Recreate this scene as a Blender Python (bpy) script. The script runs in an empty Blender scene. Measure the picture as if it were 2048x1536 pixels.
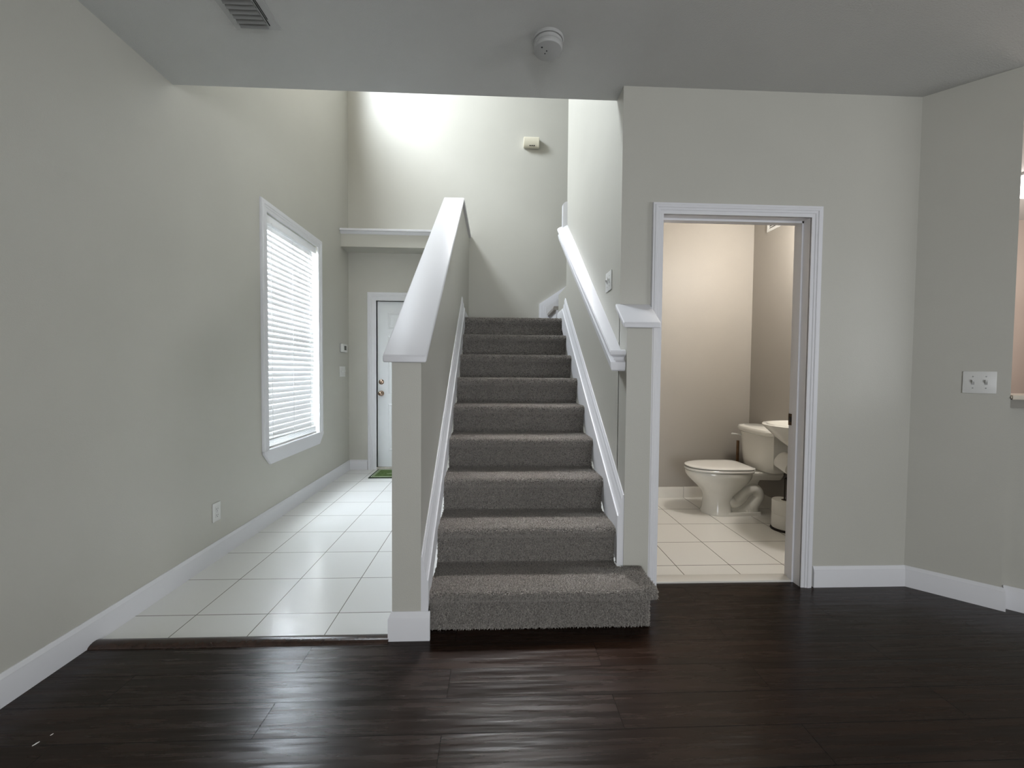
import bpy, bmesh, math, random
import numpy as np
from mathutils import Vector, Matrix

C = bpy.context.scene.collection
scene = bpy.context.scene
random.seed(7)

# ------------------------------------------------------------------ camera
F_PX, YAW, PITCH, ROLL, CAM_H = 816.3, .0414, -.032, .0084, 1.2092
cam_d = bpy.data.cameras.new('camera')
cam_d.sensor_fit = 'HORIZONTAL'
cam_d.sensor_width = 36.0
cam_d.lens = F_PX / 2048 * 36.0
cam_d.clip_start = .02
cam = bpy.data.objects.new('camera', cam_d)
C.objects.link(cam)
fwd = Vector((math.sin(YAW) * math.cos(PITCH), math.cos(YAW) * math.cos(PITCH), math.sin(PITCH)))
right = Vector((math.cos(YAW), -math.sin(YAW), 0))
up = right.cross(fwd)
r2 = math.cos(ROLL) * right + math.sin(ROLL) * up
u2 = -math.sin(ROLL) * right + math.cos(ROLL) * up
m = Matrix((r2, u2, -fwd)).transposed().to_4x4()
m.translation = Vector((0, 0, CAM_H))
cam.matrix_world = m
scene.camera = cam

# ------------------------------------------------------------------ colour management, sky
scene.view_settings.view_transform = 'Standard'
scene.view_settings.look = 'None'
scene.view_settings.gamma = 1.0
scene.view_settings.use_curve_mapping = False
scene.view_settings.exposure = 0.09
world = bpy.data.worlds.new('sky')
scene.world = world
world.use_nodes = True
wn = world.node_tree
bg = wn.nodes['Background']
bg.inputs['Color'].default_value = (.90, .95, 1.0, 1)
bg.inputs['Strength'].default_value = 2.2


def area_light(name, loc, direction, sx, sy, energy, color, spread=180):
    d = bpy.data.lights.new(name, 'AREA')
    d.shape = 'RECTANGLE'
    d.size, d.size_y = sx, sy
    d.energy = energy
    d.color = color
    d.spread = math.radians(spread)
    o = bpy.data.objects.new(name, d)
    C.objects.link(o)
    o.location = loc
    o.rotation_euler = Vector(direction).to_track_quat('-Z', 'Y').to_euler()
    return o


# daylight entering by the windows, then an added beam onto the treads
area_light('daylight_upper_window', (-2.45, 3.65, 5.95), (1, .12, -.92), .9, 1.3, 335, (.86, .93, 1.0))
area_light('daylight_blind_window', (-2.05, 3.66, 1.5), (1, 0, -.1), 1.0, 2.0, 560, (.90, .95, 1.0))
area_light('daylight_glass_doors', (1.0, -4.62, 1.1), (0, 1, -.02), 2.6, 2.0, 92, (.95, .97, 1.0))
area_light('daylight_side_window', (6.55, -1.0, 1.3), (-1, .05, 0), 2.4, 1.6, 64, (.95, .97, 1.0))
area_light('tread_beam', (.20, 5.17, 5.35), (.0, -2.62, -4.70), .55, .45, 7.5, (.97, .98, 1.0), 16)  # narrow beam added to brighten the stair treads
# a narrow shaft of sunshine through the far end of the upper window, grazing the far wall
area_light('sun_shaft', (-2.34, 4.057, 5.67), (1, .65, -1.05), .06, .06, .75, (1, .99, .97), 4.2)


def point_light(name, loc, energy, color, size):
    d = bpy.data.lights.new(name, 'POINT')
    d.energy = energy
    d.color = color
    d.shadow_soft_size = size
    o = bpy.data.objects.new(name, d)
    C.objects.link(o)
    o.location = loc
    return o


point_light('foyer_lamp', (-1.02, 3.45, 4.35), 11, (1, .90, .78), .10)
point_light('vanity_bulb', (2.22, 2.76, 2.30), 50, (1, .94, .88), .12)
point_light('kitchen_fill', (4.7, 2.6, 2.05), 42, (1, .86, .78), .4)  # unseen fill added below the fixture to brighten the kitchen

# ------------------------------------------------------------------ materials
def new_mat(name):
    mt = bpy.data.materials.new(name)
    mt.use_nodes = True
    return mt, mt.node_tree.nodes, mt.node_tree.links, mt.node_tree.nodes['Principled BSDF']


def simple(name, col, rough=.5, metal=0.0, spec=.5, bump=0.0, bscale=200.0, var=0.0, vscale=3.0):
    mt, n, l, p = new_mat(name)
    p.inputs['Base Color'].default_value = (*col, 1)
    p.inputs['Roughness'].default_value = rough
    p.inputs['Metallic'].default_value = metal
    p.inputs['Specular IOR Level'].default_value = spec
    tc = n.new('ShaderNodeTexCoord')
    if bump:
        nz = n.new('ShaderNodeTexNoise')
        nz.inputs['Scale'].default_value = bscale
        nz.inputs['Detail'].default_value = 3
        b = n.new('ShaderNodeBump')
        b.inputs['Strength'].default_value = bump
        b.inputs['Distance'].default_value = .002
        l.new(tc.outputs['Object'], nz.inputs['Vector'])
        l.new(nz.outputs['Fac'], b.inputs['Height'])
        l.new(b.outputs['Normal'], p.inputs['Normal'])
    if var:
        nz = n.new('ShaderNodeTexNoise')
        nz.inputs['Scale'].default_value = vscale
        nz.inputs['Detail'].default_value = 4
        cr = n.new('ShaderNodeValToRGB')
        cr.color_ramp.elements[0].position = .3
        cr.color_ramp.elements[1].position = .7
        cr.color_ramp.elements[0].color = (*[c * (1 - var) for c in col], 1)
        cr.color_ramp.elements[1].color = (*[min(1, c * (1 + var)) for c in col], 1)
        l.new(tc.outputs['Object'], nz.inputs['Vector'])
        l.new(nz.outputs['Fac'], cr.inputs['Fac'])
        l.new(cr.outputs['Color'], p.inputs['Base Color'])
    return mt


M = {}
M['wall'] = simple('greige_wall_paint', (.50, .49, .442), .42, spec=.35, bump=.25, bscale=260, var=.015)
M['bath_wall'] = simple('warm_bathroom_paint', (.345, .32, .285), .5, spec=.3, bump=.25, bscale=260, var=.015)
M['kitchen_wall'] = simple('kitchen_paint', (.45, .38, .33), .5, bump=.2, bscale=260)
M['ceiling'] = simple('ceiling_paint', (.55, .55, .53), .9, spec=.2, bump=.8, bscale=170, var=.02)
M['trim'] = simple('white_trim_paint', (.71, .71, .735), .46, var=.01)
M['door'] = simple('white_door_paint', (.76, .78, .79), .35)
M['plastic'] = simple('white_plastic', (.68, .68, .66), .35)
M['beige_plastic'] = simple('beige_plastic', (.72, .68, .55), .4)
M['grey_plastic'] = simple('grey_plastic', (.36, .36, .36), .5)
M['black'] = simple('black_slot', (.008, .008, .008), .6)
M['dark'] = simple('dark_grey', (.03, .03, .03), .5)
M['lcd'] = simple('grey_lcd', (.045, .05, .05), .2)
M['vent'] = simple('vent_paint', (.42, .42, .41), .5)
M['louvre'] = simple('shaded_louvre_paint', (.24, .24, .235), .55)  # vent paint darkened to hold the shade of the gaps
M['porcelain'] = simple('porcelain', (.76, .745, .69), .09, spec=.55)
M['seat_plastic'] = simple('toilet_seat_plastic', (.78, .765, .72), .16)
M['paper'] = simple('toilet_paper', (.80, .79, .75), .95, spec=.1, bump=.4, bscale=300)
M['cardboard'] = simple('cardboard_tube', (.20, .14, .09), .9)
M['bronze'] = simple('dark_bronze', (.03, .022, .018), .4, .7)
M['bronze_plate'] = simple('bronze_plate', (.10, .065, .04), .4, .8)
M['brass'] = simple('antique_brass', (.36, .26, .20), .22, 1.0)
M['brown_wood'] = simple('brown_wood', (.16, .085, .035), .5, var=.2, vscale=30)
M['counter'] = simple('counter_laminate', (.74, .67, .56), .3)
M['shadow_board'] = simple('counter_shadow_paint', (.30, .285, .25), .5)  # board colour carries the shade below the countertop
M['fridge'] = simple('black_appliance', (.012, .010, .012), .25)
M['slat'] = None
M['sill'] = simple('worn_sill', (.55, .52, .47), .5, var=.2, vscale=20)
M['mat_green'] = simple('green_mat_pile', (.085, .13, .045), .95, spec=.1, bump=.8, bscale=500, var=.35, vscale=60)
M['mat_border'] = simple('dark_mat_border', (.02, .025, .02), .9, spec=.1)
M['mat_line'] = simple('pale_mat_line', (.50, .55, .42), .9, spec=.1)
M['fleck'] = simple('white_fleck', (.9, .88, .85), .4)
M['grout'] = simple('grey_grout', (.22, .21, .19), .9)
M['white_tile'] = simple('bath_base_tile', (.70, .675, .62), .2)


def mk_slat():
    mt, n, l, p = new_mat('blind_slat')
    p.inputs['Base Color'].default_value = (.82, .82, .82, 1)
    p.inputs['Roughness'].default_value = .45
    tr = n.new('ShaderNodeBsdfTranslucent')
    tr.inputs['Color'].default_value = (.85, .85, .85, 1)
    mx = n.new('ShaderNodeMixShader')
    mx.inputs[0].default_value = .06
    l.new(p.outputs[0], mx.inputs[1])
    l.new(tr.outputs[0], mx.inputs[2])
    l.new(mx.outputs[0], n['Material Output'].inputs['Surface'])
    return mt


M['slat'] = mk_slat()


def mk_glass():
    mt, n, l, p = new_mat('window_glass')
    tr = n.new('ShaderNodeBsdfTransparent')
    tr.inputs['Color'].default_value = (.96, .98, 1, 1)
    gl = n.new('ShaderNodeBsdfGlossy')
    gl.inputs['Roughness'].default_value = .02
    mx = n.new('ShaderNodeMixShader')
    mx.inputs[0].default_value = .06
    l.new(tr.outputs[0], mx.inputs[1])
    l.new(gl.outputs[0], mx.inputs[2])
    l.new(mx.outputs[0], n['Material Output'].inputs['Surface'])
    return mt


M['glass'] = mk_glass()


def mk_emit(name, col, s):
    mt, n, l, p = new_mat(name)
    p.inputs['Base Color'].default_value = (*col, 1)
    p.inputs['Emission Color'].default_value = (*col, 1)
    p.inputs['Emission Strength'].default_value = s
    return mt


M['lamp'] = mk_emit('lit_diffuser', (1, .94, .92), 9.0)


def mk_tile(name, c1, c2, x0, y0, size, grout, rough):
    mt, n, l, p = new_mat(name)
    tc = n.new('ShaderNodeTexCoord')
    mp = n.new('ShaderNodeMapping')
    mp.inputs['Location'].default_value = (-x0 + size * 20, -y0 + size * 20, 0)
    br = n.new('ShaderNodeTexBrick')
    br.offset = 0.0
    br.squash = 1.0
    br.inputs['Scale'].default_value = 1.0
    br.inputs['Color1'].default_value = (*c1, 1)
    br.inputs['Color2'].default_value = (*c2, 1)
    br.inputs['Mortar'].default_value = (*grout, 1)
    br.inputs['Brick Width'].default_value = size
    br.inputs['Row Height'].default_value = size
    br.inputs['Mortar Size'].default_value = .0022
    br.inputs['Mortar Smooth'].default_value = .1
    l.new(tc.outputs['Object'], mp.inputs['Vector'])
    l.new(mp.outputs['Vector'], br.inputs['Vector'])
    l.new(br.outputs['Color'], p.inputs['Base Color'])
    b = n.new('ShaderNodeBump')
    b.invert = True
    b.inputs['Strength'].default_value = .5
    b.inputs['Distance'].default_value = .002
    l.new(br.outputs['Fac'], b.inputs['Height'])
    nz = n.new('ShaderNodeTexNoise')
    nz.inputs['Scale'].default_value = 6
    l.new(tc.outputs['Object'], nz.inputs['Vector'])
    b2 = n.new('ShaderNodeBump')
    b2.inputs['Strength'].default_value = .06
    b2.inputs['Distance'].default_value = .01
    l.new(nz.outputs['Fac'], b2.inputs['Height'])
    l.new(b.outputs['Normal'], b2.inputs['Normal'])
    l.new(b2.outputs['Normal'], p.inputs['Normal'])
    p.inputs['Roughness'].default_value = rough
    return mt


M['foyer_tile'] = mk_tile('white_foyer_tile', (.78, .78, .76), (.80, .80, .78), -1.452, 2.0193, .3428, (.20, .19, .17), .2)
M['bath_tile'] = mk_tile('cream_bathroom_tile', (.80, .785, .74), (.82, .805, .76), 1.477, 2.466, .3428, (.085, .075, .06), .22)


def mk_wood():
    mt, n, l, p = new_mat('dark_scraped_wood_floor')
    W, H = 1.234, .148
    tc = n.new('ShaderNodeTexCoord')
    mp = n.new('ShaderNodeMapping')
    mp.inputs['Location'].default_value = (.787 + W * 10 + W * .5, -1.624 + H * 60, 0)
    br = n.new('ShaderNodeTexBrick')
    br.offset = .5
    br.offset_frequency = 2
    br.inputs['Scale'].default_value = 1.0
    br.inputs['Color1'].default_value = (.2, .2, .2, 1)
    br.inputs['Color2'].default_value = (.8, .8, .8, 1)
    br.inputs['Mortar'].default_value = (0, 0, 0, 1)
    br.inputs['Brick Width'].default_value = W
    br.inputs['Row Height'].default_value = H
    br.inputs['Mortar Size'].default_value = .0015
    br.inputs['Mortar Smooth'].default_value = .2
    l.new(tc.outputs['Object'], mp.inputs['Vector'])
    l.new(mp.outputs['Vector'], br.inputs['Vector'])
    # grain: noise stretched along the planks, shifted by plank tone
    sc = n.new('ShaderNodeVectorMath')
    sc.operation = 'MULTIPLY'
    sc.inputs[1].default_value = (2.2, 34, 1)
    l.new(tc.outputs['Object'], sc.inputs[0])
    ad = n.new('ShaderNodeVectorMath')
    ad.operation = 'ADD'
    ml = n.new('ShaderNodeVectorMath')
    ml.operation = 'MULTIPLY'
    ml.inputs[1].default_value = (37, 11, 53)
    l.new(br.outputs['Color'], ml.inputs[0])
    l.new(sc.outputs[0], ad.inputs[0])
    l.new(ml.outputs[0], ad.inputs[1])
    g = n.new('ShaderNodeTexNoise')
    g.inputs['Scale'].default_value = 1.0
    g.inputs['Detail'].default_value = 6
    g.inputs['Roughness'].default_value = .6
    l.new(ad.outputs[0], g.inputs['Vector'])
    cr = n.new('ShaderNodeValToRGB')
    cr.color_ramp.elements[0].position = .3
    cr.color_ramp.elements[0].color = (.0080, .0031, .0013, 1)
    cr.color_ramp.elements[1].position = .75
    cr.color_ramp.elements[1].color = (.027, .0105, .0042, 1)
    l.new(g.outputs['Fac'], cr.inputs['Fac'])
    mx = n.new('ShaderNodeMix')
    mx.data_type = 'RGBA'
    mx.blend_type = 'MIX'
    l.new(br.outputs['Fac'], mx.inputs[0])
    l.new(cr.outputs['Color'], mx.inputs[6])
    mx.inputs[7].default_value = (.004, .0025, .002, 1)
    tone = n.new('ShaderNodeMix')
    tone.data_type = 'RGBA'
    tone.blend_type = 'MULTIPLY'
    tone.inputs[0].default_value = .35
    l.new(mx.outputs[2], tone.inputs[6])
    l.new(br.outputs['Color'], tone.inputs[7])
    l.new(tone.outputs[2], p.inputs['Base Color'])
    # roughness and hand scraping
    rr = n.new('ShaderNodeMapRange')
    rr.inputs[1].default_value = .3
    rr.inputs[2].default_value = .7
    rr.inputs[3].default_value = .20
    rr.inputs[4].default_value = .33
    l.new(g.outputs['Fac'], rr.inputs[0])
    l.new(rr.outputs[0], p.inputs['Roughness'])
    sp = n.new('ShaderNodeMapRange')
    sp.inputs[3].default_value = .28
    sp.inputs[4].default_value = .13
    l.new(br.outputs['Fac'], sp.inputs[0])
    l.new(sp.outputs[0], p.inputs['Specular IOR Level'])
    sc2 = n.new('ShaderNodeVectorMath')
    sc2.operation = 'MULTIPLY'
    sc2.inputs[1].default_value = (2.5, 26, 1)
    l.new(tc.outputs['Object'], sc2.inputs[0])
    w = n.new('ShaderNodeTexNoise')
    w.inputs['Scale'].default_value = 1.0
    w.inputs['Detail'].default_value = 2
    l.new(sc2.outputs[0], w.inputs['Vector'])
    b1 = n.new('ShaderNodeBump')
    b1.inputs['Strength'].default_value = .35
    b1.inputs['Distance'].default_value = .006
    l.new(w.outputs['Fac'], b1.inputs['Height'])
    b2 = n.new('ShaderNodeBump')
    b2.inputs['Strength'].default_value = .25
    b2.inputs['Distance'].default_value = .001
    l.new(g.outputs['Fac'], b2.inputs['Height'])
    l.new(b1.outputs['Normal'], b2.inputs['Normal'])
    b3 = n.new('ShaderNodeBump')
    b3.invert = True
    b3.inputs['Strength'].default_value = .8
    b3.inputs['Distance'].default_value = .0015
    l.new(br.outputs['Fac'], b3.inputs['Height'])
    l.new(b2.outputs['Normal'], b3.inputs['Normal'])
    l.new(b3.outputs['Normal'], p.inputs['Normal'])
    return mt


M['wood'] = mk_wood()
M['threshold_wood'] = simple('dark_threshold_wood', (.030, .015, .010), .25, var=.3, vscale=40)


def mk_carpet():
    mt, n, l, p = new_mat('grey_cut_pile_carpet')
    tc = n.new('ShaderNodeTexCoord')
    nz = n.new('ShaderNodeTexNoise')
    nz.inputs['Scale'].default_value = 170
    nz.inputs['Detail'].default_value = 2
    l.new(tc.outputs['Object'], nz.inputs['Vector'])
    cr = n.new('ShaderNodeValToRGB')
    cr.color_ramp.elements[0].position = .32
    cr.color_ramp.elements[0].color = (.27, .25, .23, 1)
    cr.color_ramp.elements[1].position = .68
    cr.color_ramp.elements[1].color = (.62, .58, .535, 1)
    l.new(nz.outputs['Fac'], cr.inputs['Fac'])
    l.new(cr.outputs['Color'], p.inputs['Base Color'])
    p.inputs['Roughness'].default_value = 1.0
    p.inputs['Specular IOR Level'].default_value = .05
    p.inputs['Sheen Weight'].default_value = .25
    p.inputs['Sheen Roughness'].default_value = .5
    tr = n.new('ShaderNodeBsdfTranslucent')
    l.new(cr.outputs['Color'], tr.inputs['Color'])
    mx = n.new('ShaderNodeMixShader')
    mx.inputs[0].default_value = .35
    l.new(p.outputs[0], mx.inputs[1])
    l.new(tr.outputs[0], mx.inputs[2])
    l.new(mx.outputs[0], n['Material Output'].inputs['Surface'])
    return mt


M['carpet'] = mk_carpet()
M['pile_shade'] = simple('carpet_pile_shade', (.16, .147, .136), 1.0, spec=0.0)  # darkened base colour carries the shade deep between the tufts

# ------------------------------------------------------------------ mesh helpers
def finish(name, bm, mat, parent=None, smooth=35, recalc=True):
    if recalc:
        bmesh.ops.recalc_face_normals(bm, faces=bm.faces)
    me = bpy.data.meshes.new(name)
    bm.to_mesh(me)
    bm.free()
    mats = mat if isinstance(mat, (list, tuple)) else [mat]
    for q in mats:
        me.materials.append(q)
    if smooth:
        me.polygons.foreach_set('use_smooth', [True] * len(me.polygons))
        me.set_sharp_from_angle(angle=math.radians(smooth))
    o = bpy.data.objects.new(name, me)
    C.objects.link(o)
    if parent is not None:
        o.parent = parent
        o.matrix_parent_inverse = Matrix.Translation(parent.location).inverted() if parent.rotation_euler[:] == (0, 0, 0) else parent.matrix_basis.inverted()
    return o


def tag(o, label, cat=None, kind=None, group=None):
    o['label'] = label
    if cat:
        o['category'] = cat
    if kind:
        o['kind'] = kind
    if group:
        o['group'] = group
    return o


def empty(name, loc, label, cat, kind=None, group=None):
    o = bpy.data.objects.new(name, None)
    o.empty_display_size = .1
    C.objects.link(o)
    o.location = loc
    return tag(o, label, cat, kind, group)


def box(bm, x0, x1, y0, y1, z0, z1, bev=0.0, mi=0, mtx=None):
    vs = [bm.verts.new((x, y, z)) for z in (z0, z1) for y in (y0, y1) for x in (x0, x1)]
    f = [(0, 1, 3, 2), (4, 6, 7, 5), (0, 4, 5, 1), (1, 5, 7, 3), (3, 7, 6, 2), (2, 6, 4, 0)]
    fs = [bm.faces.new([vs[i] for i in q]) for q in f]
    for q in fs:
        q.material_index = mi
    geo = vs
    if bev:
        bmesh.ops.recalc_face_normals(bm, faces=fs)
        es = list({e for q in fs for e in q.edges})
        r = bmesh.ops.bevel(bm, geom=es, offset=bev, segments=2, profile=.6, affect='EDGES')
        geo = list(set(r['verts']) | {v for v in vs if v.is_valid})
        for q in r['faces']:
            q.material_index = mi
    if mtx is not None:
        bmesh.ops.transform(bm, matrix=mtx, verts=[v for v in geo if v.is_valid])


def bxo(name, mat, b, parent=None, bev=0.0, smooth=35):
    bm = bmesh.new()
    box(bm, *b, bev=bev)
    return finish(name, bm, mat, parent, smooth if bev else 0)


def prism(bm, poly, axis, a, b, mi=0):
    """poly: list of 2d points; axis 0: (y,z) extruded along x, 1: (x,z) along y, 2: (x,y) along z."""
    def P(p, t):
        return (t, p[0], p[1]) if axis == 0 else ((p[0], t, p[1]) if axis == 1 else (p[0], p[1], t))
    va = [bm.verts.new(P(p, a)) for p in poly]
    vb = [bm.verts.new(P(p, b)) for p in poly]
    n = len(poly)
    fs = [bm.faces.new(va), bm.faces.new(vb[::-1])]
    for i in range(n):
        fs.append(bm.faces.new((va[i], vb[i], vb[(i + 1) % n], va[(i + 1) % n])))
    for f in fs:
        f.material_index = mi
    return fs


def bridge(bm, sections, closed=True, caps=True, mi=0):
    """sections: list of lists of 3d points with equal counts."""
    rows = [[bm.verts.new(p) for p in s] for s in sections]
    n = len(rows[0])
    for a, b in zip(rows, rows[1:]):
        for i in range(n if closed else n - 1):
            f = bm.faces.new((a[i], a[(i + 1) % n], b[(i + 1) % n], b[i]))
            f.material_index = mi
    if caps:
        for r, rev in ((rows[0], True), (rows[-1], False)):
            f = bm.faces.new(r[::-1] if rev else r)
            f.material_index = mi
    return rows


def sweep_plan(bm, path, prof):
    """horizontal moulding: path of (x,y) points, room on the left of travel; prof of (offset into room, z)."""
    pts = [Vector(p) for p in path]
    secs = []
    for i, p in enumerate(pts):
        ns = []
        if i > 0:
            d = (p - pts[i - 1]).normalized()
            ns.append(Vector((-d.y, d.x)))
        if i < len(pts) - 1:
            d = (pts[i + 1] - p).normalized()
            ns.append(Vector((-d.y, d.x)))
        if len(ns) == 2:
            nn = (ns[0] + ns[1])
            nn = nn / max(nn.dot(ns[0]), .2)
        else:
            nn = ns[0]
        secs.append([(p.x + nn.x * u, p.y + nn.y * u, z) for u, z in prof])
    bridge(bm, secs)


def lathe(bm, prof, center, axis='Z', seg=32, mi=0, mtx=None):
    rows = []
    new = []
    for r, h in prof:
        ring = []
        for i in range(seg):
            a = 2 * math.pi * i / seg
            c, s = math.cos(a) * r, math.sin(a) * r
            p = (c, s, h) if axis == 'Z' else ((h, c, s) if axis == 'X' else (c, h, s))
            v = bm.verts.new(Vector(p))
            ring.append(v)
            new.append(v)
        rows.append(ring)
    for a, b in zip(rows, rows[1:]):
        for i in range(seg):
            f = bm.faces.new((a[i], a[(i + 1) % seg], b[(i + 1) % seg], b[i]))
            f.material_index = mi
    for r, rev in ((rows[0], True), (rows[-1], False)):
        f = bm.faces.new(r[::-1] if rev else r)
        f.material_index = mi
    if mtx is not None:
        bmesh.ops.transform(bm, matrix=mtx, verts=new)
    bmesh.ops.translate(bm, vec=center, verts=new)


def tube(bm, pts, rad, seg=12, mi=0):
    pts = [Vector(p) for p in pts]
    rads = rad if isinstance(rad, (list, tuple)) else [rad] * len(pts)
    secs = []
    prev = None
    for i, p in enumerate(pts):
        d = (pts[min(i + 1, len(pts) - 1)] - pts[max(i - 1, 0)]).normalized()
        if prev is None:
            ref = Vector((0, 0, 1)) if abs(d.z) < .9 else Vector((0, 1, 0))
            nrm = d.cross(ref).normalized()
        else:
            nrm = (prev - d * prev.dot(d)).normalized()
        prev = nrm
        bn = d.cross(nrm)
        secs.append([tuple(p + (nrm * math.cos(2 * math.pi * k / seg) + bn * math.sin(2 * math.pi * k / seg)) * rads[i]) for k in range(seg)])
    bridge(bm, secs, mi=mi)


def smooth_path(pts, n=6):
    pts = [Vector(p) for p in pts]
    out = []
    for i in range(len(pts) - 1):
        p0 = pts[max(i - 1, 0)]; p1 = pts[i]; p2 = pts[i + 1]; p3 = pts[min(i + 2, len(pts) - 1)]
        for k in range(n):
            t = k / n
            out.append(.5 * ((2 * p1) + (p2 - p0) * t + (2 * p0 - 5 * p1 + 4 * p2 - p3) * t * t + (3 * p1 - p0 - 3 * p2 + p3) * t ** 3))
    out.append(pts[-1])
    return out


# ------------------------------------------------------------------ main dimensions (metres)
XL = -1.7523          # left wall face
YB = 2.2091           # wall with the bathroom doorway
YH = 2.3305           # far edge of the low ceiling
XS = .677             # wall right of the stairs
YE = 3.93             # end of that wall
YK = 4.9673           # far wall with the front door
XC = 2.3483           # corner where the angled wall starts
HC = 2.74             # ceiling
HT = 6.25             # upper ceiling
XBR = 2.455           # bathroom right wall
YBB = 3.832           # bathroom far wall
PX0, PX1, PY = -.454, -.326, 1.815   # half wall beside the stairs
RISE, RUN, YS = .1913, .2649, 1.8754
A = .812
EX, EY = math.sin(A), -math.cos(A)
NX, NY = -math.cos(A), -math.sin(A)   # angled wall normal into the room


def ang(s, off):
    return (XC + EX * s + NX * off, YB + EY * s + NY * off)


S = 'structure'
# ------------------------------------------------------------------ floors
tag(bxo('floor', M['wood'], (XL - .1, 6.6, -4.7, 2.26, -.12, 0)), 'dark brown scraped wood plank floor of the room', kind=S)
tag(bxo('floor_foyer', M['foyer_tile'], (XL - .1, PX0 + .05, 1.835, YK + .05, -.10, .0035)), 'white square tile floor leading to the front door', kind=S)
tag(bxo('floor_bathroom', M['bath_tile'], (.79, XBR + .05, 2.335, YBB + .05, -.10, .004)), 'cream tile floor of the bathroom', kind=S)
tag(bxo('floor_kitchen', M['foyer_tile'], (XBR + .06, 6.6, 2.262, 4.0, -.10, .002)), 'kitchen floor beyond the bar opening', kind=S)
tag(bxo('trim_bathroom_threshold', M['white_tile'], (.905, 1.735, 2.262, 2.34, -.01, .010), bev=.003), 'pale stone threshold strip in the bathroom doorway', kind=S)
bm = bmesh.new()
prof = [(1.783, 0), (1.786, .006), (1.797, .013), (1.812, .0165), (1.826, .0155), (1.838, .011), (1.843, .004), (1.843, -.01), (1.783, -.01)]
prism(bm, prof, 0, XL + .012, PX0 - .012)
tag(finish('trim_threshold', bm, M['threshold_wood']), 'rounded dark wood transition strip between white tile and wood floor', kind=S)

# ------------------------------------------------------------------ walls
W0 = XL - .14
# left wall with openings for the window with the blind and the high window
WY0, WY1, WZ0, WZ1 = 3.210, 4.122, .555, 2.405      # lower window opening
UY0, UY1, UZ0, UZ1 = 3.00, 4.56, 4.60, 5.95         # upper window opening
bm = bmesh.new()
ys = sorted([-4.7, WY0, WY1, UY0, UY1, YK + .14])
zs = sorted([-.05, WZ0, WZ1, UZ0, UZ1, HT])
for i in range(len(ys) - 1):
    for j in range(len(zs) - 1):
        yc, zc = (ys[i] + ys[i + 1]) / 2, (zs[j] + zs[j + 1]) / 2
        if (WY0 < yc < WY1 and WZ0 < zc < WZ1) or (UY0 < yc < UY1 and UZ0 < zc < UZ1):
            continue
        box(bm, W0, XL, ys[i], ys[i + 1], zs[j], zs[j + 1])
bmesh.ops.remove_doubles(bm, verts=bm.verts, dist=1e-5)
seen = {}
for f in bm.faces:
    seen.setdefault(tuple(sorted(tuple(round(c, 4) for c in v.co) for v in f.verts)), []).append(f)
bmesh.ops.delete(bm, geom=[f for q in seen.values() if len(q) > 1 for f in q], context='FACES')
tag(finish('wall_left', bm, M['wall'], smooth=0), 'greige wall on the left with the blind window', kind=S)
DX0, DX1, DZ1 = -1.425, -.545, 2.035   # front door opening
LX0, LX1, LZ0, LZ1 = -.35, .75, 4.80, 5.85   # unseen opening added for the tread beam
bm = bmesh.new()
box(bm, XL, DX0, YK, YK + .14, -.05, HT)
box(bm, DX0, DX1, YK, YK + .14, DZ1, HT)
box(bm, DX1, LX0, YK, YK + .14, -.05, HT)
box(bm, LX1, 2.9, YK, YK + .14, -.05, HT)
box(bm, LX0, LX1, YK, YK + .14, -.05, LZ0)
box(bm, LX0, LX1, YK, YK + .14, LZ1, HT)
bmesh.ops.remove_doubles(bm, verts=bm.verts, dist=1e-5)
tag(finish('wall_back', bm, M['wall'], smooth=0), 'tall far wall behind the stairs and around the front door', kind=S)

# wall with the bathroom doorway
BX0, BX1, BZ1 = .905, 1.733, 2.066
bm = bmesh.new()
BJ = .013
box(bm, XS, BX0 - BJ, YB, YB + .12, -.05, HC + .02)
box(bm, BX0 - BJ, BX1 + BJ, YB, YB + .12, BZ1 + BJ, HC + .02)
box(bm, BX1 + BJ, XBR + .10, YB, YB + .12, -.05, HC + .02)
bmesh.ops.remove_doubles(bm, verts=bm.verts, dist=1e-5)
tag(finish('wall_front', bm, M['wall'], smooth=0), 'greige wall around the bathroom doorway', kind=S)
tag(bxo('wall_stair', M['wall'], (XS, XS + .113, YB + .12, YE, -.05, HT)), 'tall wall right of the carpeted stairs carrying the handrail', kind=S)
bm = bmesh.new()
box(bm, XS, XS + .02, YB + .0005, YB + .12, HC, HT)
finish('wall_stair_sliver', bm, M['wall'], bpy.data.objects['wall_stair'], smooth=0)
# bathroom far wall, whose other side faces the upper stair flight
tag(bxo('wall_bathroom_back', M['bath_wall'], (XS + .113, XBR + .1, YBB, YE - .01, -.05, HC)), 'warm beige far wall of the bathroom', kind=S)
tag(bxo('wall_upper_flight', M['wall'], (XS + .113, 2.9, YE - .01, YE, 1.5, HT)), 'wall beside the upper stair flight', kind=S)
tag(bxo('wall_upper_end', M['wall'], (2.9, 3.0, YE - .1, YK + .14, 1.5, HT)), 'end wall of the upper stair flight', kind=S)
tag(bxo('wall_bathroom_left', M['bath_wall'], (XS + .113, XS + .118, YB + .12, YBB, -.05, HC)), 'bathroom left wall', kind=S)
tag(bxo('wall_bathroom_right', M['bath_wall'], (XBR, XBR + .05, YB + .12, YBB, -.05, HC)), 'warm beige right wall of the bathroom', kind=S)
tag(bxo('wall_kitchen_left', M['kitchen_wall'], (XBR + .05, XBR + .1, YB + .02, YBB + .1, -.05, HC)), 'kitchen side of the bathroom wall', kind=S)
# header wall over the edge of the low ceiling
tag(bxo('wall_header', M['wall'], (XL, XS + .115, YH - .10, YH, HC + .001, HT)), 'wall above the edge of the low ceiling', kind=S)
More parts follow.
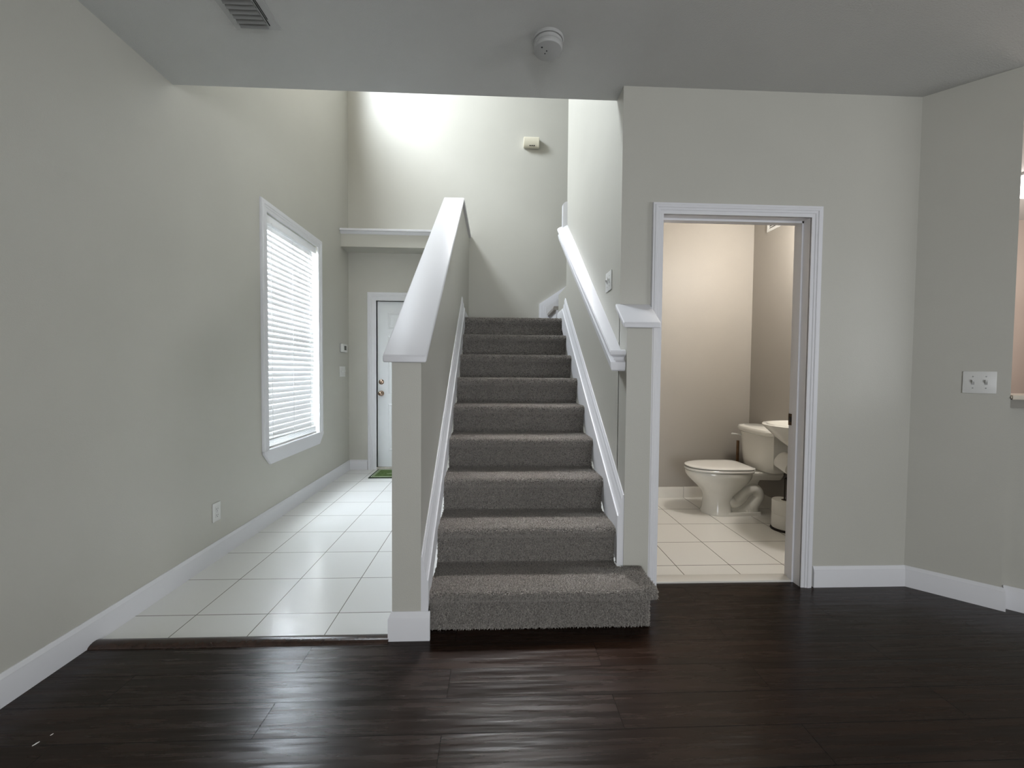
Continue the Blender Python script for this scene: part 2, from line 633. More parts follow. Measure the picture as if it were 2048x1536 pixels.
# angled wall
bm = bmesh.new()
s1 = .362
prism(bm, [ang(0, 0), ang(s1, 0), ang(s1, -.11), ang(.02, -.11)], 2, -.05, HC + .01)
tag(finish('wall_angled', bm, M['wall'], smooth=0), 'short angled greige wall carrying the double light switch', kind=S)
bm = bmesh.new()
prism(bm, [ang(s1 - .02, -.045), ang(2.6, -.045), ang(2.6, -.13), ang(s1 - .02, -.13)], 2, -.05, 1.085)
tag(finish('wall_bar', bm, M['wall'], smooth=0), 'low greige wall under the bar counter', kind=S)
# room behind the camera
GX0, GX1, GZ1 = -.5, 2.5, 2.15
bm = bmesh.new()
box(bm, W0, GX0, -4.7, -4.56, -.05, HC)
box(bm, GX1, 6.6, -4.7, -4.56, -.05, HC)
box(bm, GX0, GX1, -4.7, -4.56, GZ1, HC)
tag(finish('wall_rear', bm, M['wall'], smooth=0), 'rear wall behind the viewer', kind=S)
bm = bmesh.new()
SY0, SY1, SZ0, SZ1 = -2.3, .3, .4, 2.2
box(bm, 6.46, 6.6, -4.7, SY0, -.05, HC)
box(bm, 6.46, 6.6, SY1, 4.0, -.05, HC)
box(bm, 6.46, 6.6, SY0, SY1, -.05, SZ0)
box(bm, 6.46, 6.6, SY0, SY1, SZ1, HC)
tag(finish('wall_right', bm, M['wall'], smooth=0), 'right wall of the room outside the picture', kind=S)
tag(bxo('wall_kitchen_back', M['kitchen_wall'], (XBR + .1, 6.6, 3.87, 3.99, -.05, HC)), 'warm lit kitchen wall beyond the bar', kind=S)

# ------------------------------------------------------------------ ceilings
bm = bmesh.new()
box(bm, W0, 6.6, -4.7, YB + .01, HC, HC + .14)
box(bm, W0, XS + .0005, YB + .01, YH, HC, HC + .14)
box(bm, XS + .12, 6.6, YB + .01, 4.0, HC, HC + .14)
tag(finish('ceiling', bm, M['ceiling'], smooth=0), 'low textured ceiling with the vent and smoke detector', kind=S)
tag(bxo('ceiling_upper', M['ceiling'], (W0, 3.0, YH - .1, YK + .14, HT, HT + .12)), 'high ceiling over the stairwell', kind=S)

# ------------------------------------------------------------------ half wall, caps, ledge
SL = .745
zf = 1.238
bm = bmesh.new()
prism(bm, [(PY, -.05), (YK, -.05), (YK, 2.80), (3.90, 2.80), (PY, 1.262 - .02)], 0, PX0, PX1)
tag(finish('wall_half', bm, M['wall'], smooth=0), 'greige half wall left of the carpeted stairs', kind=S)


def cap(name, x0, x1, pts, th, label):
    """pts: top line (y,z) from the front; rounded nose and rounded long edges."""
    bm = bmesh.new()
    low = [(y, z - th) for y, z in pts]
    poly = pts + low[::-1]
    prism(bm, poly, 0, x0, x1)
    es = [e for e in bm.edges]
    bmesh.ops.recalc_face_normals(bm, faces=bm.faces)
    bmesh.ops.bevel(bm, geom=es, offset=.008, segments=3, profile=.5, affect='EDGES')
    return tag(finish(name, bm, M['trim'], smooth=50), label, kind=S)


cap('trim_half_wall_cap', -.490, -.300, [(1.795, 1.272), (3.905, 2.832), (YK - .002, 2.832)], .032, 'white sloping cap on top of the half wall')
# right newel post: knee wall stub in front of the bathroom wall
QX0, QX1, QY = XS, .808, 2.080
zq = lambda y: 1.462 + .80 * (y - 2.06)
bm = bmesh.new()
prism(bm, [(QY, -.05), (YB + .01, -.05), (YB + .01, zq(YB) - .02), (QY, zq(QY) - .02)], 0, QX0, QX1)
tag(finish('wall_stub', bm, M['wall'], smooth=0), 'short wall stub right of the bottom steps', kind=S)
cap('trim_stub_cap', .650, .846, [(2.058, zq(2.06)), (YB + .004, zq(YB))], .030, 'small white sloping cap on the wall stub beside the bathroom doorway')

# ledge above the front door
bm = bmesh.new()
box(bm, XL, PX0 + .01, 4.725, YK, 2.597, 2.765)
tag(finish('wall_ledge', bm, M['wall'], smooth=0), 'boxed ledge above the front door alcove', kind=S)
bm = bmesh.new()
box(bm, XL + .001, PX0 - .02, 4.685, YK - .002, 2.765, 2.792, bev=.007)
tag(finish('trim_ledge', bm, M['trim']), 'white cap on the ledge above the front door', kind=S)
bm = bmesh.new()
prism(bm, [(4.725, 2.764), (4.700, 2.764), (4.706, 2.752), (4.718, 2.745), (4.725, 2.738)], 0, XL + .001, PX0 - .02)
tag(finish('trim_ledge_mould', bm, M['trim']), 'white moulding under the ledge cap', kind=S)

# ------------------------------------------------------------------ baseboards
BASE = [(0, 0), (.0145, 0), (.0145, .086), (.0125, .094), (.0125, .101), (.007, .112), (.004, .118), (0, .118)]


def baseboard(name, path, label, z=0.0, prof=BASE):
    bm = bmesh.new()
    sweep_plan(bm, path, [(u, zz + z) for u, zz in prof])
    return tag(finish(name, bm, M['trim'], smooth=25), label, kind=S)


# travel direction keeps the room on the left hand
baseboard('baseboard_left', [(XL, YK - .001), (XL, -4.55)], 'white baseboard along the left wall')
baseboard('baseboard_back', [(-1.532, YK), (XL + .012, YK)], 'white baseboard left of the front door', .004)
baseboard('baseboard_right', [(XC, YB), (1.806, YB)], 'white baseboard right of the bathroom doorway')
baseboard('baseboard_angled', [ang(s1, -.044), ang(s1, 0), ang(.0, 0)], 'white baseboard on the angled wall')
baseboard('baseboard_bar', [ang(2.6, -.045), ang(s1 + .012, -.045)], 'white baseboard under the bar counter')
PB = [(0, 0), (.0155, 0), (.0155, .100), (.012, .108), (.006, .122), (.003, .128), (0, .128)]
baseboard('baseboard_half_wall', [(PX1 + .042, PY), (PX0, PY), (PX0, YK - .02)], 'white baseboard around the foot of the half wall', 0, PB)

# ------------------------------------------------------------------ casings
def casing_prof(w, d=.018):
    # (across from inner edge, depth)
    return [(0, 0), (0, d * .55), (w * .10, d * .62), (w * .30, d * .62), (w * .34, d * .80), (w * .52, d * .80), (w * .57, d), (w * .76, d), (w * .80, d * .86), (w * .96, d * .86), (w, d * .5), (w, 0)]


def frame_casing(bm, x0, x1, z0, z1, y, w, d=.018, flip=False, legs_to=None):
    """casing round an opening in a wall facing -y: left leg, head, right leg with mitred corners."""
    pr = casing_prof(w, d)
    secs = []
    for (px, pz, ox, oz) in ((x0, z0, -1, 0), (x0, z1, -1, 1), (x1, z1, 1, 1), (x1, z0, 1, 0)):
        secs.append([(px + ox * a, y - dd, pz + oz * a) for a, dd in pr])
    bridge(bm, secs)


door2 = empty('door_2', (1.32, YB, 0), 'white cased doorway into the bathroom', None, S)
bm = bmesh.new()
frame_casing(bm, BX0, BX1, 0, BZ1, YB, .0605)
finish('casing', bm, M['trim'], door2, smooth=25)
bm = bmesh.new()
box(bm, BX0 - .0125, BX0, YB - .004, YB + .122, .0, BZ1)
box(bm, BX1, BX1 + .0125, YB - .004, YB + .122, .0, BZ1)
box(bm, BX0 - .0125, BX1 + .0125, YB - .004, YB + .122, BZ1, BZ1 + .0125)
box(bm, BX1 - .010, BX1 + .001, YB + .050, YB + .085, .0, BZ1 + .001)
box(bm, BX0 - .001, BX0 + .010, YB + .050, YB + .085, .0, BZ1 + .001)
box(bm, BX0, BX1, YB + .050, YB + .085, BZ1 - .011, BZ1 + .001)
finish('jamb', bm, M['trim'], door2, smooth=0)
bm = bmesh.new()
box(bm, BX1 - .0035, BX1 + .001, YB + .086, YB + .122, .905, .972)
box(bm, BX1 - .005, BX1 - .001, YB + .096, YB + .113, .925, .955, mi=1)
finish('strike_plate', bm, [M['bronze_plate'], M['black']], door2, smooth=0)

door1 = empty('door_1', (-1.0, YK, 0), 'white panelled front door at the end of the tiled hall', None, S)
bm = bmesh.new()
frame_casing(bm, DX0 - .025, DX1 + .012, .004, DZ1 + .02, YK, .078, .02)
finish('casing', bm, M['trim'], door1, smooth=25)
bm = bmesh.new()
box(bm, DX0 - .03, DX0, YK - .008, YK + .13, .004, DZ1 + .02)
box(bm, DX1, DX1 + .02, YK - .008, YK + .13, .004, DZ1 + .02)
box(bm, DX0, DX1, YK - .008, YK + .13, DZ1, DZ1 + .02)
finish('jamb', bm, M['trim'], door1, smooth=0)
bm = bmesh.new()
DY = YK + .035
box(bm, DX0 + .003, DX1 - .003, DY, DY + .045, .03, DZ1 - .004)
pw = (DX1 - DX0)
for c0, c1 in ((.145, .445), (.555, .855)):
    for z0, z1 in ((.22, .80), (.92, 1.62), (1.70, 1.905)):
        xa, xb = DX0 + pw * c0, DX0 + pw * c1
        for q, (i0, i1, y0, y1) in enumerate(((0, .018, 0, -.006), (.018, .034, -.006, .000), (.034, .075, .000, -.006))):
            secs = []
            for (ix, yy) in ((i0, y0), (i1, y1)):
                secs.append([(xa + ix, DY + yy - .0005, z0 + ix), (xb - ix, DY + yy - .0005, z0 + ix), (xb - ix, DY + yy - .0005, z1 - ix), (xa + ix, DY + yy - .0005, z1 - ix)])
            bridge(bm, secs, caps=(q == 2))
finish('door_slab', bm, M['door'], door1, smooth=0)
bm = bmesh.new()
box(bm, DX0, DX1, YK + .0, YK + .13, -.01, .028)
finish('door_sill', bm, M['sill'], door1, smooth=0)
for nm, z, ball in (('door_knob', .924, True), ('deadbolt', 1.063, False)):
    bm = bmesh.new()
    if ball:
        pr = [(.001, 0), (.031, 0), (.033, -.006), (.028, -.011), (.013, -.014), (.011, -.030), (.018, -.036), (.026, -.044), (.028, -.053), (.025, -.061), (.016, -.067), (.001, -.069)]
    else:
        pr = [(.001, 0), (.030, 0), (.032, -.005), (.028, -.012), (.018, -.016), (.001, -.017)]
    lathe(bm, pr, (-1.375, DY, z), 'Y', 28)
    if not ball:
        box(bm, -1.375 - .014, -1.375 + .014, DY - .030, DY - .014, z - .005, z + .005, bev=.002)
    finish(nm, bm, M['brass'], door1)

# ------------------------------------------------------------------ window with casing, sashes and glass
win = empty('window_1', (XL, 3.67, 1.5), 'tall white cased window in the left wall behind the blind', None, S)
bm = bmesh.new()
CW = .079
pr = casing_prof(CW, .02)
secs = []
for (py, pz, oy, oz) in ((WY0 + .004, WZ0 + .02, -1, 0), (WY0 + .004, WZ1, -1, 1), (WY1 - .004, WZ1, 1, 1), (WY1 - .004, WZ0 + .02, 1, 0)):
    secs.append([(XL + dd, py + oy * a, pz + oz * a) for a, dd in pr])
bridge(bm, secs)
finish('casing', bm, M['trim'], win, smooth=25)
bm = bmesh.new()
ya, yb = WY0 + .004 - CW, WY1 - .004 + CW
prism(bm, [(ya, .585), (ya, .560), (ya + .085, .470), (yb - .085, .470), (yb, .560), (yb, .585)], 0, XL, XL + .020)
bmesh.ops.recalc_face_normals(bm, faces=bm.faces)
bmesh.ops.bevel(bm, geom=bm.edges[:], offset=.003, segments=2, affect='EDGES')
finish('apron', bm, M['trim'], win, smooth=30)
bm = bmesh.new()
box(bm, W0 + .005, XL - .001, WY0 + .0005, WY1 - .0005, WZ0 - .01, WZ0 + .018)
finish('sill', bm, M['sill'], win, smooth=0)
FX0, FX1 = XL - .125, XL - .085


def sash(z0, z1, x0, x1, nm):
    bm = bmesh.new()
    t = .045
    box(bm, x0, x1, WY0, WY0 + t, z0, z1)
    box(bm, x0, x1, WY1 - t, WY1, z0, z1)
    box(bm, x0, x1, WY0 + t, WY1 - t, z0, z0 + t)
    box(bm, x0, x1, WY0 + t, WY1 - t, z1 - t, z1)
    o = finish(nm, bm, M['trim'], win, smooth=0)
    bm = bmesh.new()
    xm = (x0 + x1) / 2
    box(bm, xm - .002, xm + .002, WY0 + t, WY1 - t, z0 + t, z1 - t)
    g = finish('pane', bm, M['glass'], None, smooth=0)
    g.parent = o
    return o


sash(WZ0 + .018, 1.50, FX0 + .02, FX1, 'lower_sash')
sash(1.46, WZ1, FX0 - .012, FX0 + .018, 'upper_sash')
# upper window, out of the picture, that lights the stairwell
win2 = empty('window_2', (XL, 4.13, 5.4), 'high window lighting the stairwell', None, S)
bm = bmesh.new()
for y0, y1, z0, z1 in ((UY0, UY0 + .04, UZ0, UZ1), (UY1 - .04, UY1, UZ0, UZ1), (UY0, UY1, UZ0, UZ0 + .04), (UY0, UY1, UZ1 - .04, UZ1)):
    box(bm, XL - .12, XL - .07, y0, y1, z0, z1)
finish('window_frame', bm, M['trim'], win2, smooth=0)

beam_win = empty('beam_opening', (.35, YK, 5.3), 'unseen high opening added for the beam onto the treads', None, S)  # made-up window, cut to let the tread beam in
bm = bmesh.new()
for x0, x1, z0, z1 in ((LX0, LX0 + .04, LZ0, LZ1), (LX1 - .04, LX1, LZ0, LZ1), (LX0, LX1, LZ0, LZ0 + .04), (LX0, LX1, LZ1 - .04, LZ1), (.62, .65, LZ0, LZ1)):
    box(bm, x0, x1, YK + .07, YK + .12, z0, z1)
finish('window_frame', bm, M['trim'], beam_win, smooth=0)

# ------------------------------------------------------------------ venetian blind
blind = empty('venetian_blind', (XL - .03, 3.666, 2.40), 'white horizontal slat blind lowered in the tall window', 'blind')
by0, by1 = WY0 + .012, WY1 - .014
bx = XL - .034
bm = bmesh.new()
box(bm, bx - .022, bx + .026, by0, by1, 2.335, 2.397, bev=.003)
for y in (by0 + .10, by1 - .10):
    box(bm, bx + .024, bx + .029, y - .012, y + .012, 2.340, 2.352, bev=.001)
finish('headrail', bm, M['slat'], blind)
bm = bmesh.new()
pitch = .0440
tilt0 = math.radians(70)
nsl = 39
z = 2.316
k = 0
zs_slats = []
zend = .665
while z > zend:
    zs_slats.append(z)
    z -= pitch
for k, z in enumerate(zs_slats):
    t = tilt0 + math.radians(random.uniform(-2, 2)) + math.radians(11) * (k / len(zs_slats))
    w = .0255
    sag = .0016
    secs = []
    n = 7
    for e in (0, 1):
        yy = (by0 + .006 + random.uniform(-.002, .003)) if e == 0 else (by1 - .022 + random.uniform(-.004, .004) + .010 * math.sin(k * .35))
        dz = random.uniform(-.0015, .0015) if e == 0 else random.uniform(-.0015, .0015)
        top, bot = [], []
        for i in range(n):
            u = -1 + 2 * i / (n - 1)
            c = sag * 2.2 * (1 - u * u)
            # room edge lies low, window edge high
            x = bx + u * w * math.cos(t) + c * math.sin(t)
            zz = z - u * w * math.sin(t) + c * math.cos(t) + dz
            nx, nz = math.sin(t) * .0013, math.cos(t) * .0013
            top.append((x + nx, yy, zz + nz))
            bot.append((x - nx, yy, zz - nz))
        secs.append(top + bot[::-1])
    bridge(bm, secs)
# spare slats gathered above the bottom rail
for k in range(7):
    z = .606 + k * .0085
    secs = []
    for e in (0, 1):
        yy = by0 + .006 if e == 0 else by1 - .016 + random.uniform(-.006, .004)
        tt = math.radians(14 + 4 * k)
        dz = .003 * k if e == 0 else .001 * k
        pts = []
        for u, s in ((-1, 1), (0, 1.0), (1, 1), (1, -1), (0, -1), (-1, -1)):
            c = .003 * (1 - u * u)
            pts.append((bx + u * .0255 * math.cos(tt) + s * .0012 * math.sin(tt), yy, z + dz - u * .0255 * math.sin(tt) + c + s * .0012))
        secs.append(pts)
    bridge(bm, secs)
finish('slats', bm, M['slat'], blind, smooth=40)
bm = bmesh.new()
box(bm, bx - .022, bx + .024, by0 + .004, by1 - .012, .584, .600, bev=.004)
finish('bottom_rail', bm, M['slat'], blind)
for y in (by0 + .10, (by0 + by1) / 2, by1 - .12):
    bm = bmesh.new()
    for dx in (.0265, -.0265):
        tube(bm, [(bx + dx * .62, y, 2.34), (bx + dx * .62, y, .60)], .0011, 6)
    tube(bm, [(bx + .0165, y + .004, 2.34), (bx + .0165, y + .004, .60)], .0009, 6)
    finish('ladder_cord', bm, M['slat'], blind)

# ------------------------------------------------------------------ staircase
stairs = empty('staircase', (.17, YS, 0), 'straight staircase of grey carpeted steps between the half wall and the handrail', 'staircase')
rng = np.random.default_rng(5)


def step_profile(y, z0, z1, yb):
    """visible outline from the foot of the riser to the back of the tread (y,z)."""
    r = .019
    nose = y - .031
    pts = [(y, z0), (y, z0 + .05), (y - .001, z1 - .056), (y - .006, z1 - .046), (nose + .006, z1 - .040)]
    cy, cz = nose + r, z1 - r
    for a in np.linspace(math.radians(205), math.radians(95), 7):
        pts.append((cy + r * math.cos(a), cz + r * math.sin(a)))
    pts += [(nose + .06, z1 + .001), (nose + .13, z1 - .001), (yb, z1 - .001)]
    return pts


def tufts(poly, x0, x1, dens, size, length):
    """positions and normals of little pile tufts scattered over the profile; returns verts, faces."""
    p = np.array(poly)
    seg = np.diff(p, axis=0)
    ln = np.hypot(seg[:, 0], seg[:, 1])
    tot = ln.sum()
    n = int(tot * (x1 - x0) * dens)
    s = rng.uniform(0, tot, n)
    cum = np.concatenate([[0], np.cumsum(ln)])
    i = np.clip(np.searchsorted(cum, s) - 1, 0, len(ln) - 1)
    t = (s - cum[i]) / ln[i]
    pos = p[i] + seg[i] * t[:, None]
    nrm = np.stack([-seg[i][:, 1], seg[i][:, 0]], 1) / ln[i][:, None]
    X = rng.uniform(x0, x1, n)
    P3 = np.stack([X, pos[:, 0], pos[:, 1]], 1)
    N3 = np.stack([np.zeros(n), nrm[:, 0], nrm[:, 1]], 1)
    return tuft_mesh(P3, N3, size, length)


def tuft_mesh(P3, N3, size, length):
    n = len(P3)
    T1 = np.cross(N3, np.array([1.0, .13, .27]))
    T1 /= np.linalg.norm(T1, axis=1)[:, None]
    T2 = np.cross(N3, T1)
    L = length * rng.uniform(.55, 1.25, n)
    lean = rng.normal(0, .55, (n, 2))
    tip = P3 + N3 * L[:, None] + (T1 * lean[:, :1] + T2 * lean[:, 1:]) * L[:, None]
    tip[:, 2] -= L * .12
    a0 = rng.uniform(0, 2 * math.pi, n)
    R = size * rng.uniform(.7, 1.3, n)
    vs = []
    for k in range(3):
        a = a0 + k * 2 * math.pi / 3
        vs.append(P3 - N3 * .001 + (T1 * np.cos(a)[:, None] + T2 * np.sin(a)[:, None]) * R[:, None])
    V = np.stack(vs + [tip], 1).reshape(-1, 3)
    b = np.arange(n) * 4
    Fc = np.concatenate([np.stack([b, b + 1, b + 3], 1), np.stack([b + 1, b + 2, b + 3], 1), np.stack([b + 2, b, b + 3], 1)])
    return V, Fc


def build_step(name, solids, tuft_sets):
    """solids: list of (poly, x0, x1); tuft_sets: list of (V, F)."""
    bm = bmesh.new()
    for poly, x0, x1 in solids:
        prism(bm, poly, 0, x0, x1)
    bmesh.ops.recalc_face_normals(bm, faces=bm.faces)
    me = bpy.data.meshes.new(name)
    bm.to_mesh(me)
    bm.free()
    nv = len(me.vertices)
    verts = np.empty(nv * 3)
    me.vertices.foreach_get('co', verts)
    verts = verts.reshape(-1, 3)
    faces = [tuple(q.vertices) for q in me.polygons]
    allV = [verts]
    nf = len(faces)
    off = nv
    for V, Fc in tuft_sets:
        allV.append(V)
        faces += [tuple(r) for r in (Fc + off).tolist()]
        off += len(V)
    me2 = bpy.data.meshes.new(name)
    me2.from_pydata(np.concatenate(allV).tolist(), [], faces)
    me2.materials.append(M['carpet'])
    me2.materials.append(M['pile_shade'])
    me2.polygons.foreach_set('material_index', [1] * nf + [0] * (len(me2.polygons) - nf))
    me2.update()
    bpy.data.meshes.remove(me)
    o = bpy.data.objects.new(name, me2)
    C.objects.link(o)
    o.parent = stairs
    o.matrix_parent_inverse = Matrix.Translation(stairs.location).inverted()
    return o


SX0, SX1 = -.297, .643
for k in range(1, 9):
    y = YS + (k - 1) * RUN
    z0, z1 = (k - 1) * RISE, k * RISE
    if k == 1:
        z0 = 0.004
    yb = y + RUN
    poly = step_profile(y, z0, z1, yb)
    far = (k - 1) / 8
    dens = (1 - far) * 95000 + far * 34000
    size = .0031 + far * .0018
    length = .0085
    if k == 1:
        yb1 = QY - .003
        poly = step_profile(y, z0, z1, yb1)
        xr = .737
        solids = [(poly + [(yb1, z0)], SX0, xr)]
        poly2 = [(yb1 - .01, z1 - .001), (yb + .03, z1 - .001)]
        solids.append(([(yb1, z0), (yb1, z1 - .001), (yb + .04, z1 - .001), (yb + .04, z0)], SX0, SX1))
        # nosing wrapped round the open right end
        xn = xr + .026
        nose = poly[3:]
        solids.append((nose + [(yb1, z1 - .044)], xr, xn))
        ts = [tufts(poly, SX0, xr, dens, size, length), tufts(poly2, SX0, SX1, dens * .8, size, length)]
        # right end: riser part and nosing part, built as point sets
        n = int(95000 * .2 * .19)
        P3 = np.stack([np.full(n, xr), rng.uniform(y, yb1, n), rng.uniform(z0, z1 - .03, n)], 1)
        N3 = np.tile(np.array([1.0, 0.001, 0.001]), (n, 1))
        ts.append(tuft_mesh(P3, N3, size, length))
        ts.append(tufts(nose, xr, xn + .004, dens, size, length))
        n = int(95000 * .25 * .044)
        P3 = np.stack([np.full(n, xn), rng.uniform(y - .024, yb1, n), rng.uniform(z1 - .044, z1 - .003, n)], 1)
        N3 = np.tile(np.array([.95, -.05, .25]), (n, 1))
        ts.append(tuft_mesh(P3, N3, size, length))
        build_step('step', solids, ts)
    else:
        solids = [(poly + [(yb + .03, z1 - .001), (yb + .03, z0)], SX0, SX1)]
        ts = [tufts(poly, SX0, SX1, dens, size, length)]
        build_step('step', solids, ts)
# landing (ninth tread) and the first steps of the upper flight
y = YS + 8 * RUN
z0, z1 = 8 * RISE, 9 * RISE
poly = step_profile(y, z0, z1, y + RUN)
build_step('landing', [(poly + [(y + RUN, z0)], SX0, SX1), ([(y + .01, z1 - .15), (YK - .02, z1 - .15), (YK - .02, z1 - .001), (y + .01, z1 - .001)], PX1 + .002, XS - .002)], [tufts(poly, SX0, SX1, 34000, .0049, .0085)])
for k in range(2):
    x = .655 + k * RUN
    bm = bmesh.new()
    zz0, zz1 = z1 + k * RISE, z1 + (k + 1) * RISE
    if k == 0:
        prism(bm, [(x - .028, zz1 - .04), (x - .034, zz1 - .02), (x - .024, zz1), (x + RUN, zz1), (x + RUN, zz1 - .04)], 1, 4.412, YK - .02)
    else:
        prism(bm, [(x - .028, zz1 - .04), (x - .034, zz1 - .02), (x - .024, zz1), (x + RUN, zz1), (x + RUN, zz0), (x, zz0)], 1, YE + .02, YK - .02)
    finish('upper_tread', bm, M['carpet'], stairs, smooth=0)
bxo('upper_riser', M['trim'], (.655, .68, 4.412, YK - .02, z1 + .002, z1 + RISE - .041), stairs)
# low wall nib at the turn
tag(bxo('wall_nib', M['wall'], (XS, XS + .2, YE + .001, 4.405, z1 - .2, 2.030)), 'low wall nib at the turn of the stairs', kind=S)

# skirt boards up both sides of the stairs
def skirt(name, xw, sgn, yf, zfoot, label):
    """board against a wall face at xw, sgn = direction into the stairs."""
    t = .033 if sgn > 0 else .034
    ztop = lambda y: .250 + .722 * (y - 1.80)
    ye, = (3.955,)
    bm = bmesh.new()
    prof = [(0, .112), (.006, .112), (.009, .098), (.013, .090), (.014, .060), (.020, .045), (.022, .018), (.028, .004), (t, 0)]
    secs = []
    for y in (yf, ye):
        s = [(xw + sgn * u, y, ztop(y) + v) for u, v in prof]
        s += [(xw + sgn * t, y, max(zfoot, 0) if y == yf else z1 - .1), (xw, y, max(zfoot, 0) if y == yf else z1 - .1)]
        secs.append(s)
    # keep the foot above the floor or the tread, under the steps further up
    bridge(bm, secs)
    # level piece on along the landing
    if sgn > 0:
        prof2 = [(0, .118), (.006, .118), (.012, .10), (.0145, .09), (.0145, 0), (0, 0)]
        bridge(bm, [[(xw + sgn * u, yy, z1 + v) for u, v in prof2] for yy in (ye - .01, YK - .02)])
    else:
        prof2 = [(0, .118), (.006, .118), (.012, .10), (.0145, .09), (.0145, 0), (0, 0)]
        bridge(bm, [[(xw + sgn * u, yy, z1 + v) for u, v in prof2] for yy in (ye - .01, 4.40)])
    return tag(finish(name, bm, M['trim'], smooth=25), label, kind=S)


skirt('trim_skirt_left', PX1, 1, PY + .0, .128, 'white skirt board left of the carpeted steps')
skirt('trim_skirt_right', XS, -1, QY + .004, RISE + .005, 'white skirt board right of the carpeted steps')
# skirt of the upper flight on the far wall
bm = bmesh.new()
X0, X1 = .526, 1.6
zz = lambda x: 2.022 + (x - X0) * .675
def band(i, y0, y1):
    j = i + .0001
    return [(X0 + i, z1), (X0 + i, zz(X0) - i * .55), (X1, zz(X1) - i * 1.15), (X1, z1)]
prism(bm, band(0, 0, 0), 1, YK - .026, YK - .001)
prism(bm, band(.022, 0, 0), 1, YK - .040, YK - .010)
prism(bm, band(.050, 0, 0), 1, YK - .052, YK - .004)
prism(bm, band(.075, 0, 0), 1, YK - .060, YK - .004)
tag(finish('trim_skirt_upper', bm, M['trim'], smooth=0), 'white stepped skirt board rising on the far wall', kind=S)

# ------------------------------------------------------------------ handrail
rail = empty('handrail', (XS, 3.0, 1.9), 'white moulded handrail sloping up the wall right of the stairs', 'handrail')
PRF = [(0, 0), (.066, 0), (.074, .006), (.078, .030), (.078, .046), (.070, .052), (.062, .056), (.058, .064), (.060, .074), (.074, .078), (.084, .086), (.086, .096), (.080, .107), (.066, .112), (0, .112)]
YM = 2.176
RS = .712
z0r = 1.213
YT = YE
bm = bmesh.new()
ztop_end = z0r + RS * (YT - YM + .06)
secs = []
secs.append([(XS - .0005, YM - u, z0r + v) for u, v in PRF])
secs.append([(XS - u, YM - u, z0r + v) for u, v in PRF])
secs.append([(XS - u, YT - .03 + u, ztop_end - .02 + v * 1.02) for u, v in PRF])
secs.append([(XS + .12, YT - .03 + u, ztop_end - .02 + v * 1.02) for u, v in PRF])
secs = [[(x + 0, y, z) for x, y, z in s] for s in secs]
bridge(bm, secs)
finish('rail', bm, M['trim'], rail, smooth=28)
bm = bmesh.new()
gz = 2.822
prism(bm, [(.633, 2.545), (.633, gz - .022), (.655, gz), (.72, gz + .02), (.72, 2.545)], 1, 3.912, 3.968)
bmesh.ops.recalc_face_normals(bm, faces=bm.faces)
bmesh.ops.bevel(bm, geom=bm.edges[:], offset=.004, segments=2, affect='EDGES')
finish('gooseneck', bm, M['trim'], rail, smooth=30)

# ------------------------------------------------------------------ wall plates
def place(o, loc, rz):
    o.location = loc
    o.rotation_euler = (0, 0, rz)


def plate_obj(name, label, cat, loc, rz, gangs, w, h, kind='switch', pmat=None):
    """plate facing local -y, built at the origin."""
    root = empty(name, (0, 0, 0), label, cat)
    pm = pmat or M['plastic']
    bm = bmesh.new()
    box(bm, -w / 2, w / 2, -.006, 0, -h / 2, h / 2, bev=.0025)
    finish('plate', bm, pm, root)
    for g in range(gangs):
        x = (g - (gangs - 1) / 2) * .046
        if kind == 'switch':
            bm = bmesh.new()
            box(bm, x - .0055, x + .0055, -.0068, -.004, -.0125, .0125, mi=1)
            secs = [[(x - .0042, -.005, -.008), (x + .0042, -.005, -.008), (x + .0042, -.005, .008), (x - .0042, -.005, .008)],
                    [(x - .0035, -.020, .004), (x + .0035, -.020, .004), (x + .0035, -.019, .013), (x - .0035, -.019, .013)]]
            bridge(bm, secs)
            finish('toggle', bm, [pm, M['grey_plastic']], root, smooth=0)
            for zz_ in (.030, -.030):
                bm = bmesh.new()
                lathe(bm, [(.0005, -.0075), (.0032, -.0068), (.0034, -.005)], (x, 0, zz_), 'Y', 10)
                finish('screw', bm, M['grey_plastic'], root)
        else:
            for zz_ in (.0195, -.0195):
                bm = bmesh.new()
                box(bm, -.0165, .0165, -.0075, -.004, zz_ - .0145, zz_ + .0145, bev=.003)
                for xx, hh in ((-.0065, .005), (.0065, .0042)):
                    box(bm, xx - .0014, xx + .0014, -.0079, -.006, zz_ + .001 - hh, zz_ + .001 + hh, mi=1)
                lathe(bm, [(.0003, -.0079), (.0028, -.0079), (.0028, -.006)], (0, 0, zz_ - .0095), 'Y', 10, mi=1)
                finish('receptacle', bm, [pm, M['black']], root)
            bm = bmesh.new()
            lathe(bm, [(.0005, -.0078), (.0030, -.0070), (.0032, -.005)], (0, 0, 0), 'Y', 10)
            finish('screw', bm, M['grey_plastic'], root)
    place(root, loc, rz)
    return root


plate_obj('power_outlet', 'white power outlet low on the left wall over the baseboard', 'outlet', (XL + .0005, 2.62, .306), math.pi / 2, 1, .071, .117, 'outlet')
plate_obj('light_switch', 'white triple light switch plate under the thermostat', 'switch', (XL + .0005, 4.753, 1.186), math.pi / 2, 3, .165, .117)
plate_obj('light_switch', 'double light switch plate on the stair wall above the handrail', 'switch', (XS - .0005, 2.430, 1.748), -math.pi / 2, 2, .118, .115)
sx, sy = ang(.254, .0005)
plate_obj('light_switch', 'wide white double light switch plate on the angled wall beside the bar counter', 'switch', (sx, sy, 1.170), math.atan2(EY, EX), 2, .119, .115)
